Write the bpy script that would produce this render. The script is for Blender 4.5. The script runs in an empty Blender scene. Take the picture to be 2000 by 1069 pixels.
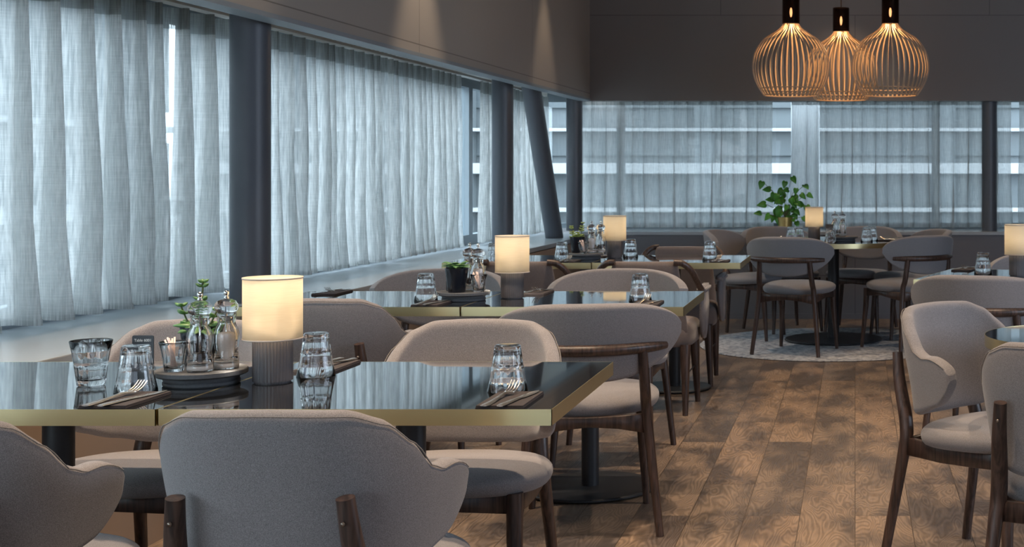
import bpy, bmesh, math, random
from mathutils import Vector, Matrix
PI = math.pi
random.seed(7)
S = bpy.context.scene
COL = S.collection

# ------------------------------------------------------------------ camera
cam = bpy.data.cameras.new('camera'); camo = bpy.data.objects.new('camera', cam); COL.objects.link(camo)
camo.location = (0, 0, 1.24); camo.rotation_euler = (PI/2, 0, 0)
cam.sensor_width = 36; cam.lens = 2640/2000*36
cam.shift_x = -670/2000; cam.shift_y = -194.5/2000
cam.clip_start = .05; cam.clip_end = 200
cam.dof.use_dof = True; cam.dof.focus_distance = 3.3; cam.dof.aperture_fstop = 16
S.camera = camo
# ------------------------------------------------------------------ world, exposure
w = bpy.data.worlds.new('world'); S.world = w; w.use_nodes = True
bg = w.node_tree.nodes['Background']
bg.inputs[0].default_value = (.84, .92, 1.0, 1); bg.inputs[1].default_value = 8.0
vs = S.view_settings
vs.view_transform = 'Standard'; vs.look = 'None'; vs.gamma = 1; vs.use_curve_mapping = False; vs.exposure = 0.0
cy = S.cycles
cy.max_bounces = 10; cy.transparent_max_bounces = 20; cy.transmission_bounces = 10; cy.glossy_bounces = 5; cy.diffuse_bounces = 4
cy.caustics_reflective = False; cy.caustics_refractive = True; cy.sample_clamp_indirect = 4; cy.blur_glossy = .5
# ------------------------------------------------------------------ lights
WARM = (1.0, .77, .55)
def spot(x, y, z, power, ang=70, blend=.5, tgt=None, col=WARM, r=.03):
    l = bpy.data.lights.new('downlight_beam', 'SPOT'); l.energy = power; l.color = col
    l.spot_size = math.radians(ang); l.spot_blend = blend; l.shadow_soft_size = r
    o = bpy.data.objects.new('downlight_beam', l); COL.objects.link(o); o.location = (x, y, z)
    if tgt: o.rotation_euler = (Vector(tgt)-Vector((x, y, z))).to_track_quat('-Z', 'Y').to_euler()
    return o
CEIL = 3.25
for (x, y, p, a) in [(-2.02, 5.0, 50, 55), (-2.02, 7.2, 110, 48), (-2.02, 9.95, 50, 46), (-2.02, 3.0, 60, 55)]:
    spot(x, y, CEIL-.02, p, a, .6)
for (x, y, p, a) in [(-1.0, 4.1, 165, 75), (-.3, 5.6, 150, 75), (-1.1, 6.3, 150, 70), (-1.6, 2.95, 150, 75), (-.55, 2.9, 120, 75),
                     (.9, 4.6, 150, 80), (.3, 2.6, 170, 85), (-.2, 7.2, 130, 75), (.8, 7.6, 120, 75), (-.1, 11.1, 60, 70), (1.2, 10.2, 50, 75), (-1.2, 8.7, 100, 75), (-1.9,4.1,150,75)]:
    spot(x, y, CEIL-.02, p, a, .7)
def area(loc, tgt, sx, sy, power, col):
    l = bpy.data.lights.new('skylight_glow', 'AREA'); l.shape = 'RECTANGLE'; l.size = sx; l.size_y = sy; l.energy = power; l.color = col
    o = bpy.data.objects.new('window_daylight', l); COL.objects.link(o); o.location = loc
    o.rotation_euler = (Vector(tgt)-Vector(loc)).to_track_quat('-Z', 'Y').to_euler()
    return o
COOL = (.66, .80, 1.0)
# cool fill lamps added out of view for daylight on the chair backs
area((1.5, -3.6, 1.9), (0, 6, .9), 5.5, 2.0, 55, COOL)
area((4.7, 4.2, 1.7), (-.5, 9.3, .7), 5.0, 1.7, 170, COOL)  # added to brighten the far chair backs; the right wall has no window
area((-2.75, -.6, 1.35), (0, 2.0, .9), 3.6, 1.1, 12, COOL)

# ------------------------------------------------------------------ materials
MATS = {}
def nt(name):
    m = bpy.data.materials.new(name); m.use_nodes = True; MATS[name] = m
    return m, m.node_tree.nodes, m.node_tree.links, m.node_tree.nodes['Principled BSDF']
def flat(name, col, rough=.5, metal=0, noise=.08, nscale=30, bump=0, spec=.5, coat=0):
    m, n, l, b = nt(name)
    b.inputs['Roughness'].default_value = rough; b.inputs['Metallic'].default_value = metal
    b.inputs['Specular IOR Level'].default_value = spec; b.inputs['Coat Weight'].default_value = coat
    tc = n.new('ShaderNodeTexCoord'); ns = n.new('ShaderNodeTexNoise'); ns.inputs['Scale'].default_value = nscale; ns.inputs['Detail'].default_value = 4
    cr = n.new('ShaderNodeMixRGB'); cr.inputs[1].default_value = (*[c*(1-noise) for c in col], 1); cr.inputs[2].default_value = (*[min(1, c*(1+noise)) for c in col], 1)
    l.new(tc.outputs['Object'], ns.inputs['Vector']); l.new(ns.outputs['Fac'], cr.inputs[0]); l.new(cr.outputs[0], b.inputs['Base Color'])
    if bump:
        bp = n.new('ShaderNodeBump'); bp.inputs['Strength'].default_value = bump; bp.inputs['Distance'].default_value = .002
        l.new(ns.outputs['Fac'], bp.inputs['Height']); l.new(bp.outputs[0], b.inputs['Normal'])
    return m
def fabric(name, c1, c2, scale=900):
    m, n, l, b = nt(name)
    tc = n.new('ShaderNodeTexCoord'); ns = n.new('ShaderNodeTexNoise'); ns.inputs['Scale'].default_value = scale*.8; ns.inputs['Detail'].default_value = 2
    rp = n.new('ShaderNodeValToRGB'); rp.color_ramp.elements[0].position = .36; rp.color_ramp.elements[1].position = .64
    rp.color_ramp.elements[0].color = (*c1, 1); rp.color_ramp.elements[1].color = (*c2, 1)
    l.new(tc.outputs['Object'], ns.inputs['Vector']); l.new(ns.outputs['Fac'], rp.inputs[0]); l.new(rp.outputs[0], b.inputs['Base Color'])
    bp = n.new('ShaderNodeBump'); bp.inputs['Strength'].default_value = .25; bp.inputs['Distance'].default_value = .001
    l.new(ns.outputs['Fac'], bp.inputs['Height']); l.new(bp.outputs[0], b.inputs['Normal'])
    b.inputs['Roughness'].default_value = .9; b.inputs['Sheen Weight'].default_value = .25; b.inputs['Sheen Roughness'].default_value = .5
    b.inputs['Specular IOR Level'].default_value = .2
    return m
def wood(name, c1, c2, rough=.38):
    m, n, l, b = nt(name)
    tc = n.new('ShaderNodeTexCoord'); mp = n.new('ShaderNodeMapping'); mp.inputs['Scale'].default_value = (60, 60, 5)
    ns = n.new('ShaderNodeTexNoise'); ns.inputs['Scale'].default_value = 1.6; ns.inputs['Detail'].default_value = 6; ns.inputs['Distortion'].default_value = .6
    rp = n.new('ShaderNodeValToRGB'); rp.color_ramp.elements[0].position = .35; rp.color_ramp.elements[1].position = .62
    rp.color_ramp.elements[0].color = (*c1, 1); rp.color_ramp.elements[1].color = (*c2, 1)
    l.new(tc.outputs['Object'], mp.inputs[0]); l.new(mp.outputs[0], ns.inputs['Vector']); l.new(ns.outputs['Fac'], rp.inputs[0]); l.new(rp.outputs[0], b.inputs['Base Color'])
    b.inputs['Roughness'].default_value = rough
    return m
def glass(name, col=(1, 1, 1), ior=1.5, rough=0.0):
    m, n, l, b = nt(name)
    b.inputs['Base Color'].default_value = (*col, 1); b.inputs['Transmission Weight'].default_value = 1
    b.inputs['IOR'].default_value = ior; b.inputs['Roughness'].default_value = rough
    return m
FAB = fabric('taupe_wool', (.165, .150, .152), (.30, .276, .275))
FABR = fabric('round_grey_wool', (.20, .20, .215), (.27, .268, .285))  # taupe wool greyed and cooled; the far table's cool light is in the colour
FABD = fabric('brown_leather_cloth', (.13, .10, .09), (.20, .16, .145))
PIPE = fabric('seam_cord', (.14, .12, .11), (.26, .23, .21))
WAL = wood('dark_walnut', (.026, .016, .013), (.085, .050, .038))
BRASS = flat('brushed_brass', (.74, .64, .36), .30, 1, .06, 8)
BLACKT = flat('black_lacquer', (.008, .009, .011), .045, 0, .05, 20, spec=.9, coat=.6)
STEEL = flat('black_powder_steel', (.022, .024, .028), .45, 0, .1, 60, bump=.05)
SCREW = flat('bronze_screw', (.25, .2, .16), .4, 1)
CHROME = flat('chrome', (.8, .8, .8), .12, 1, .02)
CUTL = flat('cutlery_steel', (.85, .84, .82), .26, 1, .03)
NAPK = flat('brown_napkin_paper', (.034, .027, .029), .9, 0, .1, 300, bump=.1)
CARD = flat('card_black', (.02, .024, .03), .5, 0, .05)
CARDT = flat('card_print', (.75, .75, .72), .6, 0, .02)
STONE = flat('grey_stone', (.09, .093, .10), .65, 0, .35, 180, bump=.2)
POT = flat('black_pot', (.012, .014, .02), .18, 0, .1, 10)
SOIL = flat('soil', (.03, .02, .012), .9, 0, .4, 200, bump=.6)
LEAFM = flat('succulent_leaf', (.10, .22, .07), .4, 0, .5, 35)
LEAFY = flat('yellow_green_leaf', (.35, .42, .10), .4, 0, .5, 45)
LEAFB = flat('vine_leaf', (.07, .26, .03), .4, 0, .4, 12)
STEMM = flat('stem', (.10, .13, .05), .6, 0, .2)
GLASS = glass('clear_glass')
ACRYL = glass('clear_acrylic', (1, .99, .98), 1.45)
SMOKE = glass('smoked_glass', (.16, .09, .06), 1.3, .12)
WATER = glass('water', (1, 1, 1), 1.33)
SALT = flat('salt', (.8, .74, .70), .9, 0, .1, 400)
PEPPER = flat('peppercorns', (.05, .035, .03), .6, 0, .8, 500, bump=.6)
STICK = flat('paper_sugar_sticks', (.75, .60, .55), .7, 0, .2, 60)
LBASE = flat('lamp_ribbed_base', (.085, .075, .078), .55, 0, .05)
COLM = flat('column_paint', (.085, .092, .108), .42, 0, .05)
SILLM = flat('sill_laminate', (.33, .36, .385), .24, 0, .05, 4)
FASC = flat('taupe_panel', (.30, .22, .165), .6, 0, .06, 6)
FRAMEM = flat('window_frame_grey', (.22, .26, .29), .5, 0, .04)
WHITEM = flat('recess_white', (.62, .60, .56), .6, 0, .05)
PEND = flat('pendant_slat', (.40, .28, .18), .5, 0, .12, 12)
PENDCAP = flat('pendant_cap', (.03, .018, .014), .12, 0, .1, 10)
CEILM = flat('ceiling_paint', (.16, .145, .13), .8, 0, .05)
EXTW = flat('outdoor_render', (.11, .125, .135), .8, 0, .1, 1)
EXTD = flat('outdoor_dark_glazing', (.075, .09, .10), .3, 0, .2, 1)
EXTL = flat('outdoor_white', (.36, .37, .38), .7, 0, .03)
EXTG = flat('outdoor_paving', (.17, .18, .185), .8, 0, .1, 2)

def shade_mat():
    m, n, l, b = nt('linen_shade')
    n.remove(b); out = n['Material Output']
    tc = n.new('ShaderNodeTexCoord'); mp = n.new('ShaderNodeMapping'); mp.inputs['Scale'].default_value = (25, 25, 900)
    ns = n.new('ShaderNodeTexNoise'); ns.inputs['Scale'].default_value = 1; ns.inputs['Detail'].default_value = 2
    mx = n.new('ShaderNodeMixRGB'); mx.inputs[1].default_value = (.80, .72, .58, 1); mx.inputs[2].default_value = (.93, .87, .74, 1)
    l.new(tc.outputs['Object'], mp.inputs[0]); l.new(mp.outputs[0], ns.inputs['Vector']); l.new(ns.outputs['Fac'], mx.inputs[0])
    d = n.new('ShaderNodeBsdfDiffuse'); t = n.new('ShaderNodeBsdfTranslucent'); ms = n.new('ShaderNodeMixShader'); ms.inputs[0].default_value = .55
    l.new(mx.outputs[0], d.inputs[0]); l.new(mx.outputs[0], t.inputs[0]); l.new(d.outputs[0], ms.inputs[1]); l.new(t.outputs[0], ms.inputs[2]); l.new(ms.outputs[0], out.inputs[0])
    return m
SHADE = shade_mat()
SHADEB = flat('shade_trim', (.55, .47, .40), .8)
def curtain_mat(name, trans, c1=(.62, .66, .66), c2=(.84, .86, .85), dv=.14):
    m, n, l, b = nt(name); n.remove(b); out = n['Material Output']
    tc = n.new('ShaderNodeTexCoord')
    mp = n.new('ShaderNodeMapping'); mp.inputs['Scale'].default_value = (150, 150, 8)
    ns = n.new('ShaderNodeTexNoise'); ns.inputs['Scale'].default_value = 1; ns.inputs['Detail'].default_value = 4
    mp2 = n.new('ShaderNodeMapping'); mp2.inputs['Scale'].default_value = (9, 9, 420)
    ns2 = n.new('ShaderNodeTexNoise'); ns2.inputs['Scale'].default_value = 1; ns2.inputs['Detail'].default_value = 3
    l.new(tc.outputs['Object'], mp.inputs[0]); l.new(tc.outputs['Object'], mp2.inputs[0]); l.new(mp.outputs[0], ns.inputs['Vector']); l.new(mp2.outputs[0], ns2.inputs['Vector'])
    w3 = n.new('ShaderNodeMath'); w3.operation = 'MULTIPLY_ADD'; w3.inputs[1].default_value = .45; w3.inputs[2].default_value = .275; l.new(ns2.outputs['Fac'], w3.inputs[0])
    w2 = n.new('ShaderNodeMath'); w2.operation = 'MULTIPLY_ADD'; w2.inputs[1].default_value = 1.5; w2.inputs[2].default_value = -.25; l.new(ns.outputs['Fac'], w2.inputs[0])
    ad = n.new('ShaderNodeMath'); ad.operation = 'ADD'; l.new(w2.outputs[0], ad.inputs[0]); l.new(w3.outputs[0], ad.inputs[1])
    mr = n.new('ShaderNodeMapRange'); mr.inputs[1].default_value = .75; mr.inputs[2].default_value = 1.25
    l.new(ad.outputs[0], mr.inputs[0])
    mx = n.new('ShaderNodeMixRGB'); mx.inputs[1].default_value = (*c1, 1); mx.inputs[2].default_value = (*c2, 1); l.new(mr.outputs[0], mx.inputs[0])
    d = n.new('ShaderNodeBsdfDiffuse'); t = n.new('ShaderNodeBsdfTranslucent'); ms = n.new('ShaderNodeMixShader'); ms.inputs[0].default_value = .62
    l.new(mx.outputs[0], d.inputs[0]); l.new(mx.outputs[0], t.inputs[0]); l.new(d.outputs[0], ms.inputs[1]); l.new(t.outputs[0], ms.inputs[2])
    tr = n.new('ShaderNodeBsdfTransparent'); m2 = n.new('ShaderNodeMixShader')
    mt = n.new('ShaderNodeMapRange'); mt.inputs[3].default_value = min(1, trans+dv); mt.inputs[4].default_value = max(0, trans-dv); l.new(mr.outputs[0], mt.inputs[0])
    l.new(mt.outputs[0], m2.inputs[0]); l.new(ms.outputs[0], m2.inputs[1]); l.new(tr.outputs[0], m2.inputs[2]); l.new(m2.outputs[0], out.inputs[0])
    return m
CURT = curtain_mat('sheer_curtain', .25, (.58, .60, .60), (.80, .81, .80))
CURTB = curtain_mat('sheer_curtain_back', .34, (.68, .70, .70), (.78, .80, .79), .06)
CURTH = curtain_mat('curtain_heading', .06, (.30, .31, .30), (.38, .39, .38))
def pane_mat():
    m, n, l, b = nt('window_glass'); n.remove(b); out = n['Material Output']
    tr = n.new('ShaderNodeBsdfTransparent'); tr.inputs[0].default_value = (.9, .96, .98, 1)
    g = n.new('ShaderNodeBsdfGlossy'); g.inputs['Roughness'].default_value = .02
    ms = n.new('ShaderNodeMixShader'); ms.inputs[0].default_value = .06
    l.new(tr.outputs[0], ms.inputs[1]); l.new(g.outputs[0], ms.inputs[2]); l.new(ms.outputs[0], out.inputs[0])
    return m
PANE = pane_mat()
def floor_mat():
    m, n, l, b = nt('oak_planks')
    tc = n.new('ShaderNodeTexCoord'); sp = n.new('ShaderNodeSeparateXYZ'); cb = n.new('ShaderNodeCombineXYZ')
    l.new(tc.outputs['Object'], sp.inputs[0]); l.new(sp.outputs[1], cb.inputs[0]); l.new(sp.outputs[0], cb.inputs[1])
    br = n.new('ShaderNodeTexBrick'); br.offset = .37; br.offset_frequency = 2; br.squash = 1
    br.inputs['Scale'].default_value = 1; br.inputs['Brick Width'].default_value = 1.35; br.inputs['Row Height'].default_value = .2
    br.inputs['Mortar Size'].default_value = .0016; br.inputs['Mortar Smooth'].default_value = .2; br.inputs['Bias'].default_value = 0
    br.inputs['Color1'].default_value = (0, 0, 0, 1); br.inputs['Color2'].default_value = (1, 1, 1, 1); br.inputs['Mortar'].default_value = (.5, .5, .5, 1)
    l.new(cb.outputs[0], br.inputs['Vector'])
    # per plank offset of the grain
    off = n.new('ShaderNodeVectorMath'); off.operation = 'MULTIPLY_ADD'; off.inputs[1].default_value = (7.3, 3.1, 5.7)
    l.new(br.outputs['Color'], off.inputs[0]); l.new(tc.outputs['Object'], off.inputs[2])
    mp = n.new('ShaderNodeMapping'); mp.inputs['Scale'].default_value = (7, 1.5, 1); l.new(off.outputs[0], mp.inputs[0])
    nz = n.new('ShaderNodeTexNoise'); nz.inputs['Scale'].default_value = 1.1; nz.inputs['Detail'].default_value = 2; nz.inputs['Distortion'].default_value = .4
    l.new(mp.outputs[0], nz.inputs['Vector'])
    rings = n.new('ShaderNodeMath'); rings.operation = 'MULTIPLY'; rings.inputs[1].default_value = 26; l.new(nz.outputs['Fac'], rings.inputs[0])
    sn = n.new('ShaderNodeMath'); sn.operation = 'SINE'; m2 = n.new('ShaderNodeMath'); m2.operation = 'MULTIPLY'; m2.inputs[1].default_value = 6.28; l.new(rings.outputs[0], m2.inputs[0]); l.new(m2.outputs[0], sn.inputs[0])
    mr = n.new('ShaderNodeMapRange'); mr.inputs[1].default_value = -1; mr.inputs[2].default_value = 1; mr.inputs[3].default_value = .70; mr.inputs[4].default_value = 1.12; l.new(sn.outputs[0], mr.inputs[0])
    fine = n.new('ShaderNodeMapping'); fine.inputs['Scale'].default_value = (240, 12, 1); l.new(tc.outputs['Object'], fine.inputs[0])
    nf = n.new('ShaderNodeTexNoise'); nf.inputs['Scale'].default_value = 1; nf.inputs['Detail'].default_value = 3; l.new(fine.outputs[0], nf.inputs['Vector'])
    # smoky dark patches
    mp3 = n.new('ShaderNodeMapping'); mp3.inputs['Scale'].default_value = (5.5, 2.4, 1); l.new(off.outputs[0], mp3.inputs[0])
    ds = n.new('ShaderNodeTexNoise'); ds.inputs['Scale'].default_value = 1; ds.inputs['Detail'].default_value = 4; l.new(mp3.outputs[0], ds.inputs['Vector'])
    dr = n.new('ShaderNodeValToRGB'); dr.color_ramp.elements[0].position = .42; dr.color_ramp.elements[1].position = .60
    dr.color_ramp.elements[0].color = (0, 0, 0, 1); dr.color_ramp.elements[1].color = (1, 1, 1, 1); l.new(ds.outputs['Fac'], dr.inputs[0])
    base = n.new('ShaderNodeMixRGB'); base.inputs[1].default_value = (.37, .255, .175, 1); base.inputs[2].default_value = (.25, .19, .145, 1)
    l.new(br.outputs['Color'], base.inputs[0])
    dk = n.new('ShaderNodeMixRGB'); dk.inputs[2].default_value = (.075, .066, .068, 1); l.new(dr.outputs[0], dk.inputs[0]); l.new(base.outputs[0], dk.inputs[1])
    dm = n.new('ShaderNodeMath'); dm.operation = 'MULTIPLY'; dm.inputs[1].default_value = .8; l.new(dr.outputs[0], dm.inputs[0]); l.new(dm.outputs[0], dk.inputs[0])
    mul = n.new('ShaderNodeMixRGB'); mul.blend_type = 'MULTIPLY'; mul.inputs[0].default_value = 1; l.new(dk.outputs[0], mul.inputs[1]); l.new(mr.outputs[0], mul.inputs[2])
    mul2 = n.new('ShaderNodeMixRGB'); mul2.blend_type = 'MULTIPLY'; mul2.inputs[0].default_value = .35; l.new(mul.outputs[0], mul2.inputs[1]); l.new(nf.outputs['Fac'], mul2.inputs[2])
    gap = n.new('ShaderNodeMixRGB'); gap.inputs[2].default_value = (.05, .035, .025, 1); l.new(br.outputs['Fac'], gap.inputs[0]); l.new(mul2.outputs[0], gap.inputs[1])
    l.new(gap.outputs[0], b.inputs['Base Color'])
    b.inputs['Roughness'].default_value = .36
    bp = n.new('ShaderNodeBump'); bp.inputs['Strength'].default_value = .25; bp.inputs['Distance'].default_value = .002
    l.new(nf.outputs['Fac'], bp.inputs['Height']); l.new(bp.outputs[0], b.inputs['Normal'])
    return m
FLOORM = floor_mat()
def rug_mat():
    m, n, l, b = nt('mottled_rug')
    tc = n.new('ShaderNodeTexCoord'); a = n.new('ShaderNodeTexNoise'); a.inputs['Scale'].default_value = 26; a.inputs['Detail'].default_value = 8; a.inputs['Roughness'].default_value = .7
    l.new(tc.outputs['Object'], a.inputs['Vector'])
    rp = n.new('ShaderNodeValToRGB'); rp.color_ramp.elements[0].position = .38; rp.color_ramp.elements[1].position = .6
    rp.color_ramp.elements[0].color = (.17, .19, .22, 1); rp.color_ramp.elements[1].color = (.5, .5, .52, 1)
    l.new(a.outputs['Fac'], rp.inputs[0]); l.new(rp.outputs[0], b.inputs['Base Color']); b.inputs['Roughness'].default_value = 1
    bp = n.new('ShaderNodeBump'); bp.inputs['Strength'].default_value = .6; bp.inputs['Distance'].default_value = .004; l.new(a.outputs['Fac'], bp.inputs['Height']); l.new(bp.outputs[0], b.inputs['Normal'])
    return m
RUGM = rug_mat()
def panel_mat(name, col, axis_w, seams):
    # wall panels with thin dark joints; pattern mapped from object coordinates
    m, n, l, b = nt(name)
    tc = n.new('ShaderNodeTexCoord'); sp = n.new('ShaderNodeSeparateXYZ'); cb = n.new('ShaderNodeCombineXYZ'); l.new(tc.outputs['Object'], sp.inputs[0])
    l.new(sp.outputs[axis_w], cb.inputs[0]); l.new(sp.outputs[2], cb.inputs[1])
    br = n.new('ShaderNodeTexBrick'); br.offset = seams[2]; br.inputs['Scale'].default_value = 1; br.inputs['Brick Width'].default_value = seams[0]; br.inputs['Row Height'].default_value = seams[1]
    br.inputs['Mortar Size'].default_value = .003; br.inputs['Color1'].default_value = (*col, 1); br.inputs['Color2'].default_value = (*[c*1.06 for c in col], 1); br.inputs['Mortar'].default_value = (*[c*.5 for c in col], 1)
    l.new(cb.outputs[0], br.inputs['Vector']); l.new(br.outputs['Color'], b.inputs['Base Color']); b.inputs['Roughness'].default_value = .55
    return m
SOFFL = panel_mat('soffit_panel_taupe', (.33, .30, .27), 1, (2.4, 1.93, .0))
SOFFB = panel_mat('soffit_panel_dark', (.17, .15, .14), 0, (2.3, 1.3, .5))
WALLB = panel_mat('grey_wall_panel', (.13, .132, .148), 0, (2.6, .37, .0))

# ------------------------------------------------------------------ mesh helpers
def fix_hollow(bm):
    # outer skin outwards, cavity skin facing into the cavity
    bmesh.ops.recalc_face_normals(bm, faces=bm.faces[:])
    seen = set(); isl = []
    for f in bm.faces:
        if f in seen: continue
        st = [f]; seen.add(f); grp = []
        while st:
            a = st.pop(); grp.append(a)
            for e in a.edges:
                for b in e.link_faces:
                    if b not in seen: seen.add(b); st.append(b)
        isl.append(grp)
    isl.sort(key=lambda g: -sum(f.calc_area() for f in g))
    for g in isl[1:]: bmesh.ops.reverse_faces(bm, faces=g)
def obj(name, bm, mat, parent=None, smooth=True, loc=None, flip_inner=False):
    me = bpy.data.meshes.new(name)
    if not flip_inner: bmesh.ops.recalc_face_normals(bm, faces=bm.faces[:])
    else: fix_hollow(bm)
    bm.to_mesh(me); bm.free()
    if smooth:
        for p in me.polygons: p.use_smooth = True
    o = bpy.data.objects.new(name, me); COL.objects.link(o)
    if mat: me.materials.append(mat)
    if parent: o.parent = parent
    if loc: o.location = loc
    return o
def sharp(o, deg=35):
    me = o.data
    me.set_sharp_from_angle(angle=math.radians(deg)); return o
def thing(name, label, cat, loc=(0, 0, 0), rz=0, group=None):
    o = bpy.data.objects.new(name, None); COL.objects.link(o); o.location = loc; o.rotation_euler = (0, 0, rz)
    o.empty_display_size = .05
    o['label'] = label; o['category'] = cat
    if group: o['group'] = group
    return o
def tag(o, label, cat, group=None):
    o['label'] = label; o['category'] = cat
    if group: o['group'] = group
    return o
def struct(o): o['kind'] = 'structure'; return o
def dup(root, loc, rz, label, group=None, name=None):
    r = root.copy(); COL.objects.link(r); r.location = loc; r.rotation_euler = (0, 0, rz) if root.rotation_euler[0] == 0 else (root.rotation_euler[0], 0, rz)
    if name: r.name = name
    r['label'] = label
    if group: r['group'] = group
    for ch in list(root.children):
        c = ch.copy(); COL.objects.link(c); c.parent = r
        for g in list(ch.children):
            d = g.copy(); COL.objects.link(d); d.parent = c
    return r
def add_box(bm, x0, x1, y0, y1, z0, z1, M=None):
    vs = [bm.verts.new((x, y, z)) for x in (x0, x1) for y in (y0, y1) for z in (z0, z1)]
    if M:
        for v in vs: v.co = M @ v.co
    for f in ((0, 1, 3, 2), (4, 6, 7, 5), (0, 4, 5, 1), (2, 3, 7, 6), (0, 2, 6, 4), (1, 5, 7, 3)): bm.faces.new([vs[i] for i in f])
    return vs
def box(name, mat, x0, x1, y0, y1, z0, z1, parent=None, bev=0):
    bm = bmesh.new(); add_box(bm, x0, x1, y0, y1, z0, z1)
    if bev: bmesh.ops.bevel(bm, geom=bm.edges[:], offset=bev, segments=2, affect='EDGES', profile=.6)
    return obj(name, bm, mat, parent, smooth=False)
def add_tube(bm, pts, radii, n=14, cap=True, flat_y=1.0):
    pts = [Vector(p) for p in pts]; rings = []
    if not hasattr(radii, '__len__'): radii = [radii]*len(pts)
    ref = None
    for i, p in enumerate(pts):
        t = (pts[min(i+1, len(pts)-1)]-pts[max(i-1, 0)]).normalized()
        if ref is None:
            ref = Vector((1, 0, 0)) if abs(t.x) < .8 else Vector((0, 1, 0))
        u = (ref - t*ref.dot(t)).normalized(); v = t.cross(u); ref = u
        rings.append([bm.verts.new(p+(u*math.cos(a)+v*math.sin(a)*flat_y)*radii[i]) for a in [2*PI*k/n for k in range(n)]])
    for a, b in zip(rings, rings[1:]):
        for k in range(n): bm.faces.new((a[k], a[(k+1) % n], b[(k+1) % n], b[k]))
    if cap: bm.faces.new(rings[0][::-1]); bm.faces.new(rings[-1])
def spline(pts, n=8):
    P = [Vector(p) for p in pts]; out = []
    for i in range(len(P)-1):
        a, b, c, d = P[max(i-1, 0)], P[i], P[i+1], P[min(i+2, len(P)-1)]
        for k in range(n):
            t = k/n; out.append(.5*((2*b)+(c-a)*t+(2*a-5*b+4*c-d)*t*t+(3*b-a-3*c+d)*t**3))
    out.append(P[-1]); return out
def add_lathe(bm, prof, n=32, mod=None, c=(0, 0, 0)):
    rings = []
    for (r, z) in prof:
        if r < 1e-5: rings.append([bm.verts.new((c[0], c[1], c[2]+z))]); continue
        rings.append([bm.verts.new((c[0]+(r*(mod(2*PI*k/n, z) if mod else 1))*math.cos(2*PI*k/n), c[1]+(r*(mod(2*PI*k/n, z) if mod else 1))*math.sin(2*PI*k/n), c[2]+z)) for k in range(n)])
    for a, b in zip(rings, rings[1:]):
        for k in range(n):
            k2 = (k+1) % n
            if len(a) == 1 and len(b) == 1: continue
            if len(a) == 1: bm.faces.new((a[0], b[k2], b[k]))
            elif len(b) == 1: bm.faces.new((a[k], a[k2], b[0]))
            else: bm.faces.new((a[k], a[k2], b[k2], b[k]))
def lathe(name, prof, mat, parent=None, n=32, mod=None, c=(0, 0, 0), sh=None):
    bm = bmesh.new(); add_lathe(bm, prof, n, mod, c); o = obj(name, bm, mat, parent)
    if sh: sharp(o, sh)
    return o
def smoothstep(a, b, x):
    t = max(0, min(1, (x-a)/(b-a))); return t*t*(3-2*t)
def lerp_tab(tab, x):
    for (x0, y0), (x1, y1) in zip(tab, tab[1:]):
        if x <= x1:
            t = (x-x0)/(x1-x0); t = t*t*(3-2*t)*.5+t*.5; return y0+(y1-y0)*t
    return tab[-1][1]

# ------------------------------------------------------------------ room shell
XS, YB = -2.355, 11.57     # inner face of the left wall under the sill, inner face of the far wall
struct(box('floor', FLOORM, -3.05, 5.2, -4, 12.5, -.08, 0))
struct(box('ceiling', CEILM, -3.05, 5.2, -4, 12.5, CEIL, CEIL+.1))
bm = bmesh.new(); add_box(bm, -3.05, XS, -4, 12.5, .0, .66); struct(obj('wall_left', bm, FASC, smooth=False))
struct(box('trim_1', SILLM, -3.05, XS-.0, -4, 12.5, .665, .70, bev=.004))         # sill board
# left soffit, slightly out of parallel with the tables
def wedge(name, mat, xa, xb, y0, y1, z0, z1, th):
    bm = bmesh.new()
    v = [bm.verts.new(p) for p in ((xa, y0, z0), (xb, y1, z0), (xb-th, y1, z0), (xa-th, y0, z0), (xa, y0, z1), (xb, y1, z1), (xb-th, y1, z1), (xa-th, y0, z1))]
    for f in ((0, 1, 2, 3), (4, 7, 6, 5), (0, 4, 5, 1), (1, 5, 6, 2), (2, 6, 7, 3), (3, 7, 4, 0)): bm.faces.new([v[i] for i in f])
    return obj(name, bm, mat, smooth=False)
struct(wedge('wall_left_soffit', SOFFL, -2.45, -2.27, -4, YB+.02, 1.885, CEIL, .08))
struct(wedge('trim_2', FRAMEM, -2.445, -2.265, -4, YB, 1.865, 1.885, .10))       # grey lip under the soffit
struct(box('trim_3', WHITEM, -3.05, -2.42, -4, 12.5, 1.99, 2.03))                 # recess top
bm = bmesh.new()
for i in range(150):
    y = 1.5+i*.07; add_box(bm, -2.78, -2.42, y, y+.045, 1.955, 1.985)
struct(obj('trim_4', bm, WHITEM, smooth=False))                                   # slats in the recess
struct(box('trim_5', WHITEM, -2.86, -2.80, -1, 12.3, 1.945, 1.985))               # curtain track
# far wall
struct(box('wall_far', WALLB, XS, 5.2, YB, YB+.1, 0, .715))
struct(box('baseboard_far', flat('baseboard_grey', (.13, .13, .145), .5), XS, 5.2, YB-.012, YB, 0, .045))
struct(box('trim_6', SILLM, -2.352, 5.2, YB-.01, 12.5, .716, .745, bev=.004))
struct(box('wall_far_soffit', SOFFB, -2.34, 5.2, YB, YB+.1, 1.867, CEIL))
struct(box('trim_7', WHITEM, -2.26, 5.2, YB+.1, 12.5, 1.99, 2.03))
struct(box('wall_right', CEILM, 5.1, 5.2, -4, 12.5, 0, CEIL))
struct(box('wall_rear', CEILM, -2.3, 5.1, -4, -3.9, 0, CEIL))

struct(box('trim_8', FRAMEM, -3.05, 6, 12.5, 14.6, 2.03, 2.13))                   # unseen slab added outside the far glass to cut sky light
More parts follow.
